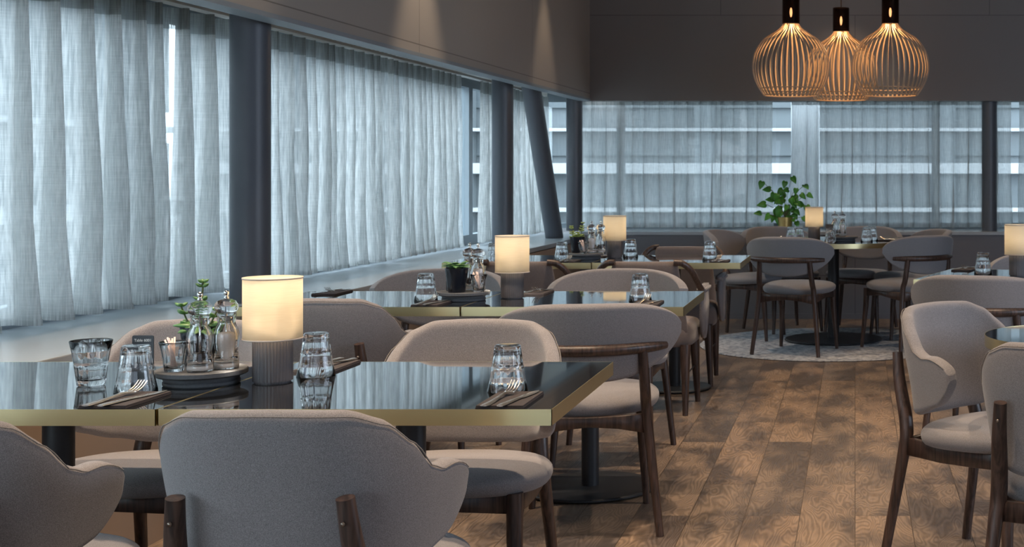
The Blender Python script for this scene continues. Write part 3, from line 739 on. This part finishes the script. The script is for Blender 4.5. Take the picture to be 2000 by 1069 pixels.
# ------------------------------------------------------------------ trays, mills, pots, cups, cards
def make_tray():
    t = thing('serving_tray', 'x', 'tray')
    lathe('tray_top', [(0, .022), (.096, .022), (.1, .025), (.1, .034), (.098, .036), (0, .036)], STONE, t, 64, sh=40)
    lathe('tray_foot', [(0, .0), (.080, 0), (.083, .003), (.083, .009), (.080, .011), (.082, .014), (.083, .021), (0, .021)], STONE, t, 64, sh=40)
    return t
TG = 'round grey stone trays'
TRZ = TZ+.036
tray0 = make_tray(); tray0.location = (-1.525, 3.155, TZ); tray0['label'] = 'round two-tier grey stone tray on the front table'; tray0['group'] = TG
dup(tray0, (-1.517, 5.24, TZ), .2, 'round grey stone tray under the black pot on the second row table', TG)
dup(tray0, (-1.545, 7.77, TZ), .2, 'round grey stone tray under the potted plant on the third row table', TG)
dup(tray0, (-.08, 9.86, TZ), .2, 'round tray under the mills on the far round table', TG)
def make_mill(fill):
    t = thing('pepper_mill' if fill == 'p' else 'salt_mill', 'x', 'mill')
    body = [(0, 0), (.0265, 0), (.0275, .003), (.0275, .016), (.0262, .018), (.0275, .022), (.0275, .028), (.0258, .032), (.0265, .036), (.0242, .041), (.0262, .052), (.0285, .066), (.0285, .078), (.0262, .090),
            (.0205, .103), (.0190, .108), (.0205, .113), (.0205, .118), (.0188, .121), (.0205, .125), (.0200, .130), (0, .130)]
    bm = bmesh.new(); add_lathe(bm, body, 40); add_lathe(bm, [(0, .0205), (.0185, .0205), (.0185, .04), (.0205, .060), (.0205, .078), (.0175, .092), (.0115, .104), (.0115, .124), (0, .124)][::-1], 40)
    o = obj('body', bm, ACRYL, t, flip_inner=True)
    lathe('knob', [(0, .1305), (.016, .1305), (.0235, .1345), (.0262, .142), (.0255, .150), (.0205, .158), (.012, .162), (0, .163)], ACRYL, t, 40)
    lathe('finial', [(0, .163), (.007, .163), (.0055, .167), (.0035, .170), (.0062, .174), (.0066, .178), (.0045, .182), (0, .183)], CHROME, t, 20)
    lathe('spindle', [(0, .030), (.0022, .030), (.0022, .129), (0, .129)], CHROME, t, 12)
    if fill == 'p': lathe('peppercorns', [(0, .022), (.0165, .022), (.0165, .042), (0, .044)], PEPPER, t, 24)
    else: lathe('salt', [(0, .022), (.0165, .022), (.0175, .05), (.0195, .065), (.0190, .078), (.016, .084), (0, .086)], SALT, t, 24)
    lathe('foot_ring', [(.0135, .004), (.0235, .004), (.0235, .0135), (.0135, .0135), (.0135, .004)], SALT, t, 30)
    return t
pm0 = make_mill('p'); sm0 = make_mill('s')
pm0.location = (-1.505, 3.105, TRZ); pm0['label'] = 'clear acrylic pepper mill on the front table tray, left of the pair'; pm0['group'] = 'clear mills'
sm0.location = (-1.466, 3.152, TRZ); sm0['label'] = 'clear acrylic salt mill on the front table tray, next to the lamp'; sm0['group'] = 'clear mills'
dup(pm0, (-1.512, 5.300, TRZ), 0, 'clear mill standing behind the black pot on the second row tray', 'clear mills')
dup(sm0, (-1.468, 5.262, TRZ), 0, 'clear salt mill right of the black pot on the second row tray', 'clear mills')
dup(sm0, (-1.513, 7.765, TRZ), 0, 'clear salt mill on the third row tray, left of the pair', 'clear mills')
dup(pm0, (-1.470, 7.812, TRZ), 0, 'clear pepper mill on the third row tray, nearer the lamp', 'clear mills')
dup(pm0, (-.148, 9.88, TRZ), 0, 'clear mill on the far round table, left of the pair', 'clear mills')
dup(sm0, (-.092, 9.86, TRZ), 0, 'clear mill on the far round table, right of the pair', 'clear mills')
# cups of sugar sticks
def make_cup():
    t = thing('sugar_cup', 'x', 'cup')
    bm = bmesh.new()
    add_lathe(bm, [(0, 0), (.019, 0), (.021, .003), (.0235, .025), (.027, .048), (.0305, .062), (.0325, .068)], 60, mod=lambda a, z: 1-.04*abs(math.sin(a*5)) if z < .05 else 1)
    add_lathe(bm, [(.0325, .068), (.0315, .0685), (.0300, .067), (.025, .045), (.021, .02), (.018, .008), (0, .007)], 60)
    bmesh.ops.remove_doubles(bm, verts=bm.verts[:], dist=.0002); obj('cup_glass', bm, GLASS, t)
    rnd = random.Random(4)
    for k in range(7):
        a = rnd.uniform(0, 6.28); b = 2.4+rnd.uniform(-.7, .7)
        bm = bmesh.new(); p0 = Vector((-.011*math.cos(b), -.011*math.sin(b)*.6, .010)); p1 = Vector((.024*math.cos(b), .018*math.sin(b)*rnd.uniform(-1, 1), .074+rnd.uniform(-.004, .004)))
        p0.x += rnd.uniform(-.004, .004); p0.y += rnd.uniform(-.005, .005)
        add_tube(bm, [p0, p1], .0022, 8, flat_y=.6); obj('sugar_stick', bm, STICK, t)
    return t
cup0 = make_cup(); cup0.location = (-1.566, 3.108, TRZ); cup0['label'] = 'small fluted glass of paper sticks on the front table tray'; cup0['group'] = 'small glasses of sticks'
dup(cup0, (-1.448, 5.200, TRZ), .5, 'small glass of paper sticks right of the black pot on the second row tray', 'small glasses of sticks')
dup(cup0, (-1.547, 7.702, TRZ), .5, 'small glass of paper sticks beside the third row plant pot', 'small glasses of sticks')
# potted succulents
def add_leaf(bm, p, d, L, W, th, curve=0.2):
    d = Vector(d).normalized(); up = Vector((0, 0, 1)); s = d.cross(up); s = s.normalized() if s.length > .01 else Vector((1, 0, 0)); nn = s.cross(d)
    n = 8; rings = []
    for i in range(6):
        f = i/5; wv = W*math.sin(PI*min(.97, f*.9+.06))**.8; tv = th*math.sin(PI*min(.97, f*.9+.06))**.8
        c = Vector(p)+d*L*f-up*curve*L*f*f*(-1)
        rings.append([bm.verts.new(c+s*wv*math.cos(2*PI*k/n)+nn*tv*math.sin(2*PI*k/n)) for k in range(n)])
    for a, b in zip(rings, rings[1:]):
        for k in range(n): bm.faces.new((a[k], a[(k+1) % n], b[(k+1) % n], b[k]))
    bm.faces.new(rings[0][::-1]); bm.faces.new(rings[-1])
def make_pot(kind, name='potted_succulent'):
    t = thing(name, 'x', 'plant')
    lathe('pot', [(0, 0), (.0235, 0), (.0250, .003), (.0345, .080), (.0350, .083), (.0325, .083), (.0312, .074), (0, .074)], POT, t, 40, sh=50)
    lathe('soil', [(0, .0745), (.0305, .0745), (.02, .079), (0, .0805)], SOIL, t, 24)
    rnd = random.Random(hash(kind) % 7+len(kind)*3); bm = bmesh.new(); bs = bmesh.new()
    if kind == 'tall':
        for (bx, by, h, lean) in ((.0, .0, .106, .006), (-.018, .006, .060, -.022), (.016, -.008, .052, .022)):
            pts = spline([(bx, by, .07), (bx+lean*.5, by, .07+h*.5), (bx+lean, by, .07+h)], 4); add_tube(bs, pts, .0018, 6)
            m = int(h/.013)
            for k in range(m):
                f = (k+.3)/m; c = pts[min(len(pts)-1, int(f*len(pts)))]
                for q in range(3):
                    a = k*2.4+q*2.09; big = (1-f)*.9+.45
                    add_leaf(bm, c, (math.cos(a), math.sin(a), .35), .021*big, .0080*big, .0035, .2)
        for q in range(9):
            a = q*.7; add_leaf(bm, (0, 0, .080), (math.cos(a), math.sin(a), rnd.uniform(-.1, .6)), rnd.uniform(.036, .052), .0135, .006, -.15)
        mt = LEAFM
    elif kind == 'low':
        for q in range(26):
            a = q*2.4; el = rnd.uniform(.0, .9); add_leaf(bm, (.008*math.cos(a), .008*math.sin(a), .08+rnd.uniform(0, .015)), (math.cos(a), math.sin(a), el), rnd.uniform(.028, .044), rnd.uniform(.009, .014), .0025, -.35)
        mt = LEAFM
    else:
        for (bx, by, h, lean) in ((.014, .0, .082, .012), (-.018, .0, .07, -.008), (0, .012, .04, 0)):
            pts = spline([(bx, by, .07), (bx+lean*.5, by, .07+h*.5), (bx+lean, by, .07+h)], 4); add_tube(bs, pts, .0018, 6)
            m = int(h/.011)
            for k in range(m):
                f = (k+.3)/m; c = pts[min(len(pts)-1, int(f*len(pts)))]
                for q in range(3):
                    a = k*1.9+q*2.09; big = (1-f)*.8+.5
                    add_leaf(bm, c, (math.cos(a), math.sin(a), .3), .018*big, .0075*big, .0035, .2)
        for q in range(9):
            a = q*.75; add_leaf(bm, (0, 0, .082), (math.cos(a), math.sin(a), rnd.uniform(.2, .9)), rnd.uniform(.022, .032), .011, .006, 0)
        mt = LEAFY
    fo = obj('foliage', bm, mt, t)
    if len(bs.verts): obj('stem', bs, STEMM, t)
    else: bs.free()
    return t
p1 = make_pot('tall'); p1.scale = (1.28, 1.28, 1.12); p1.location = (-1.555, 3.208, TRZ); p1['label'] = 'succulent with a tall stalk in a black pot behind the front mills'
p2 = make_pot('low'); p2.scale = (1.28, 1.28, 1.12); p2.location = (-1.528, 5.185, TRZ); p2['label'] = 'low leafy green plant in a glossy black pot on the second row table'
p3 = make_pot('spiky'); p3.scale = (1.28, 1.28, 1.12); p3.location = (-1.600, 7.785, TRZ); p3['label'] = 'yellow-green twin-stalk succulent in a black pot on the third row table'
# number cards
def text_mesh(body, size):
    cu = bpy.data.curves.new('print', 'FONT'); cu.body = body; cu.size = size; cu.align_x = 'CENTER'; cu.extrude = .0001
    o = bpy.data.objects.new('print', cu); COL.objects.link(o); dg = bpy.context.evaluated_depsgraph_get()
    me = bpy.data.meshes.new_from_object(o.evaluated_get(dg)); bpy.data.objects.remove(o); return me
def make_card():
    t = thing('table_number_card', 'x', 'sign')
    bm = bmesh.new(); W, Hh, r = .0255, .107, .004; pts = []
    for (cx_, cz_, a0) in ((W-r, Hh-r, 0), (-W+r, Hh-r, PI/2), (-W+r, r, PI), (W-r, r, 1.5*PI)):
        for k in range(5): a = a0+k*PI/8; pts.append((cx_+r*math.cos(a), cz_+r*math.sin(a)))
    a = [bm.verts.new((x, -.001, z)) for x, z in pts]; b = [bm.verts.new((x, .001, z)) for x, z in pts]
    bm.faces.new(a[::-1]); bm.faces.new(b)
    for k in range(len(pts)): bm.faces.new((a[k], a[(k+1) % len(pts)], b[(k+1) % len(pts)], b[k]))
    obj('card_panel', bm, CARD, t, smooth=False)
    box('card_foot', STEEL, -.02, .02, -.012, .012, 0, .003, t)
    return t
card0 = make_card(); card0.location = (-1.688, 3.205, TZ); card0['label'] = 'small black card reading Table 6001 behind the upturned glass on the front table'; card0['group'] = 'table number cards'
me = text_mesh('Table 6001', .0092); me.materials.append(CARDT)
to = bpy.data.objects.new('lettering', me); COL.objects.link(to); to.parent = card0; to.location = (0, -.0012, .0925); to.rotation_euler = (PI/2, 0, 0)
cd2 = thing('table_number_card', 'small black number card tucked left of the black pot on the second row table', 'sign', (-1.562, 5.247, TRZ), 0, 'table number cards')
for ch in card0.children:
    if ch.name.startswith('lettering'): continue
    c = ch.copy(); COL.objects.link(c); c.parent = cd2
cd3 = thing('menu_card_holder', 'small brown card holder standing beside the mills on the far round table', 'sign', (-.185, 9.80, TZ), 0)
box('card_panel', flat('menu_brown', (.07, .045, .03), .5), -.027, .027, -.004, .004, .004, .125, cd3); box('card_foot', WAL, -.027, .027, -.015, .015, 0, .004, cd3)

# ------------------------------------------------------------------ place settings
def make_fork():
    bm = bmesh.new()
    # handle in the y direction, tines at +y curving up
    prof = [(-.095, .0, .0085, .0016), (-.085, .0, .0105, .0016), (-.05, .0005, .0085, .0017), (-.01, .003, .0048, .0019), (.025, .006, .0036, .0020), (.040, .0055, .0055, .0016), (.050, .005, .0105, .0012), (.060, .0055, .0120, .0011)]
    rings = []
    for (y, z, hw, th) in prof:
        rings.append([bm.verts.new(p) for p in ((-hw, y, z+th*.6), (-hw*.5, y, z+th*2), (hw*.5, y, z+th*2), (hw, y, z+th*.6), (hw*.5, y, z), (-hw*.5, y, z))])
    for a, b in zip(rings, rings[1:]):
        for k in range(6): bm.faces.new((a[k], a[(k+1) % 6], b[(k+1) % 6], b[k]))
    bm.faces.new(rings[0][::-1]); bm.faces.new(rings[-1])
    for k in range(4):
        x = -.0102+k*.0068
        add_tube(bm, spline([(x*.95, .057, .0065), (x, .070, .009), (x*1.02, .085, .0155), (x*1.02, .098, .025)], 4), [.0019, .0018, .0017, .0016, .0016, .0015, .0015, .0014, .0014, .0013, .0012, .0010, .0008], 8, flat_y=.7)
    o = obj('fork', bm, CUTL); return sharp(o, 50)
def make_knife():
    bm = bmesh.new()
    prof = [(-.105, .0, .0075, .0035), (-.095, .0, .0095, .004), (-.06, .0, .0085, .0042), (-.02, .0, .0062, .0038), (-.005, .0, .0058, .0036), (.005, .001, .0088, .0014), (.05, .001, .0098, .0010), (.085, .001, .0080, .0009), (.103, .001, .0015, .0006)]
    rings = []
    for (y, z, hw, th) in prof:
        rings.append([bm.verts.new(p) for p in ((-hw, y, z+th*.5), (-hw*.6, y, z+th), (hw*.6, y, z+th), (hw, y, z+th*.5), (hw*.6, y, z), (-hw*.6, y, z))])
    for a, b in zip(rings, rings[1:]):
        for k in range(6): bm.faces.new((a[k], a[(k+1) % 6], b[(k+1) % 6], b[k]))
    bm.faces.new(rings[0][::-1]); bm.faces.new(rings[-1])
    o = obj('knife', bm, CUTL); return sharp(o, 40)
def make_napkin():
    bm = bmesh.new()
    for k in range(3): add_box(bm, -.05+.0006*k, .05-.0004*k, -.095+.0008*k, .095-.0010*k, .0001+.0023*k, .0022+.0023*k)
    bmesh.ops.bevel(bm, geom=bm.edges[:], offset=.0006, segments=1, affect='EDGES')
    return obj('napkin', bm, NAPK, smooth=False)
cut = {}
NZ = .0073
def setting(x, y, where, flip=False, rz=0, z=TZ):
    a = rz+(PI if flip else 0)
    M = Matrix.Rotation(a, 2)
    for nm, mk, off, ang, dz, cat, lb in (('napkin', make_napkin, (0, 0), 0, 0, 'napkin', 'folded dark brown napkin under cutlery'), ('fork', make_fork, (-.020, -.010), -.10, NZ, 'fork', 'steel fork lying on a brown napkin'), ('knife', make_knife, (.022, -.006), -.16, NZ, 'knife', 'steel knife lying on a brown napkin')):
        if nm not in cut: cut[nm] = mk(); o = cut[nm]
        else: o = cut[nm].copy(); COL.objects.link(o)
        d = M @ Vector(off); o.location = (x+d.x, y+d.y, z+dz); o.rotation_euler = (0, 0, a+ang)
        tag(o, lb+' '+where, cat, nm+'s at the places')
setting(-.742, 2.912, 'at the front table corner')
setting(-1.570, 2.912, 'before the tray on the front table')
setting(-1.335, 3.422, 'behind the front table lamp and glass', True)
setting(-1.590, 5.080, 'left front of the black pot, second row')
setting(-.780, 5.080, 'at the aisle end, second row')
setting(-1.305, 5.548, 'right of the lamp, far side of second row', True)
setting(-2.145, 5.548, 'by the sill, far side of second row', True)
setting(-.755, 7.555, 'at the aisle end, third row')
setting(-1.60, 7.555, 'near the plant, third row')
setting(-1.465, 8.045, 'at the far side, third row', True)
setting(.56, 6.90, 'on the askew table at right', True, -.3)
setting(.27, 9.90, 'at the right of the far round table', False, 1.2)
setting(-.62, 9.98, 'at the left of the far round table', False, -1.2)

# ------------------------------------------------------------------ vine plant on the far sill
vp = thing('potted_vine', 'leafy green heart-leaved plant in a brassy pot on the far window sill', 'plant', (-.615, 11.88, .745))
lathe('pot', [(0, 0), (.052, 0), (.058, .004), (.068, .11), (.068, .115), (.062, .115), (.060, .10), (0, .10)], flat('brass_pot', (.55, .40, .16), .35, 1, .1), vp, 40, sh=50)
lathe('soil', [(0, .1005), (.059, .1005), (0, .106)], SOIL, vp, 24)
def heart_leaf(bm, p, d, tip, L):
    # p base, d direction of leaf, tip = facing normal
    d = Vector(d).normalized(); nn = Vector(tip); nn = (nn-d*nn.dot(d)).normalized(); s = d.cross(nn)
    out = [(0, 0), (.18, -.10), (.36, .02), (.42, .20), (.36, .45), (.22, .72), (.0, 1.05)]
    c = [bm.verts.new(Vector(p)+d*L*(.02+1.0*f)+nn*(-.10*L*(f-.4)**2)) for f in (0, .25, .5, .75, 1.05)]
    for sg in (-1, 1):
        q = [bm.verts.new(Vector(p)+s*L*sg*x+d*L*y+nn*L*(.16*x)) for x, y in out[1:-1]]
        bm.faces.new((c[0], q[0], q[1], c[1])); bm.faces.new((c[1], q[1], q[2])); bm.faces.new((c[1], q[2], q[3], c[2])); bm.faces.new((c[2], q[3], q[4], c[3])); bm.faces.new((c[3], q[4], c[4]))
bm = bmesh.new(); bs = bmesh.new(); rnd = random.Random(11)
tips = [(-.20, .33), (-.13, .26), (-.06, .22), (.0, .33), (.06, .37), (.10, .27), (.14, .22), (.19, .12), (-.17, .13), (-.21, .05), (.05, .18), (.17, .30), (-.02, .26), (.11, .14), (-.10, .17), (.02, .12), (.20, .22), (-.13, .04), (.16, .02), (.08, .05), (.21, -.02), (-.05, .10)]
for i, (tx, tz) in enumerate(tips):
    ty = rnd.uniform(-.10, .08)
    pts = spline([(0, 0, .09), (tx*.35, ty*.3, .09+(tz)*.62), (tx, ty, .10+tz)], 5); add_tube(bs, pts, .0022, 5)
    for k in range(2):
        c = pts[-1-k*4]; L = rnd.uniform(.055, .085)
        dd = Vector((tx*1.5+rnd.uniform(-.25, .25), rnd.uniform(-.2, .1), -.35+rnd.uniform(-.3, .35)))
        heart_leaf(bm, c, dd, (rnd.uniform(-.4, .4), -1, rnd.uniform(.1, .8)), L)
lf = obj('foliage', bm, LEAFB, vp); m = lf.modifiers.new('th', 'SOLIDIFY'); m.thickness = .0012
obj('stem', bs, STEMM, vp)

# ------------------------------------------------------------------ pendant lamps
def make_pendant():
    t = thing('pendant_lamp', 'x', 'lamp')
    prof = [(.052, .51), (.064, .49), (.092, .462), (.140, .432), (.188, .400), (.232, .345), (.258, .29), (.270, .225), (.268, .165), (.252, .105), (.225, .050), (.192, 0)]
    sp = spline([(r, 0, z) for r, z in prof], 4); N = 40
    bm = bmesh.new()
    for k in range(N):
        a = 2*PI*k/N; c, s = math.cos(a), math.sin(a); prev = None
        for p in sp:
            hw = .0056 if p.x > .12 else .0056*p.x/.13+.0003; th = .0016
            rad = Vector((c, s, 0)); tan = Vector((-s, c, 0)); q = rad*p.x+Vector((0, 0, p.z))
            ring = [bm.verts.new(q+tan*hw*u+rad*th*v) for u, v in ((-1, -1), (1, -1), (1, 1), (-1, 1))]
            if prev:
                for j in range(4): bm.faces.new((prev[j], prev[(j+1) % 4], ring[(j+1) % 4], ring[j]))
            else: bm.faces.new(ring[::-1])
            prev = ring
        bm.faces.new(prev)
    obj('slatted_shade', bm, PEND, t, smooth=False)
    bm = bmesh.new()
    for (R, z) in ((.192, .004), (.222, .050)): add_lathe(bm, [(R-.010, z-.004), (R-.003, z-.004), (R-.003, z+.004), (R-.010, z+.004), (R-.010, z-.004)], 64)
    obj('hoop', bm, PEND, t)
    lathe('cap', [(.0, .68), (.06, .68), (.0615, .676), (.0615, .505), (.058, .505), (.058, .672), (0, .672)], SMOKE, t, 48, sh=50)
    bm = bmesh.new(); bmesh.ops.create_uvsphere(bm, u_segments=16, v_segments=10, radius=.009); b = obj('bulb', bm, MATS['bulb_glow'], t); b.location = (0, 0, .585); b.scale = (1, 1, 3.6)
    bm = bmesh.new(); add_tube(bm, [(0, 0, .68), (0, 0, CEIL-1.79)], .004, 8); obj('cord', bm, PENDCAP, t)
    l = bpy.data.lights.new('pendant_bulb', 'POINT'); l.energy = 9.0; l.color = (1, .60, .28); l.shadow_soft_size = .03
    o = bpy.data.objects.new('pendant_glow', l); COL.objects.link(o); o.parent = t; o.location = (0, 0, .46)
    return t
PG = 'slatted globe pendant lamps'
pn = make_pendant(); pn.location = (-.45, 9.5, 1.79); pn['label'] = 'leftmost of the three slatted wooden globe pendant lamps'; pn['group'] = PG
dup(pn, (-.103, 9.98, 1.786), .07, 'slatted globe pendant lamp hanging behind and between the two others', PG)
dup(pn, (.248, 9.5, 1.79), .05, 'rightmost of the three slatted wooden globe pendant lamps', PG)
# cable heights of the lamps above reach the ceiling
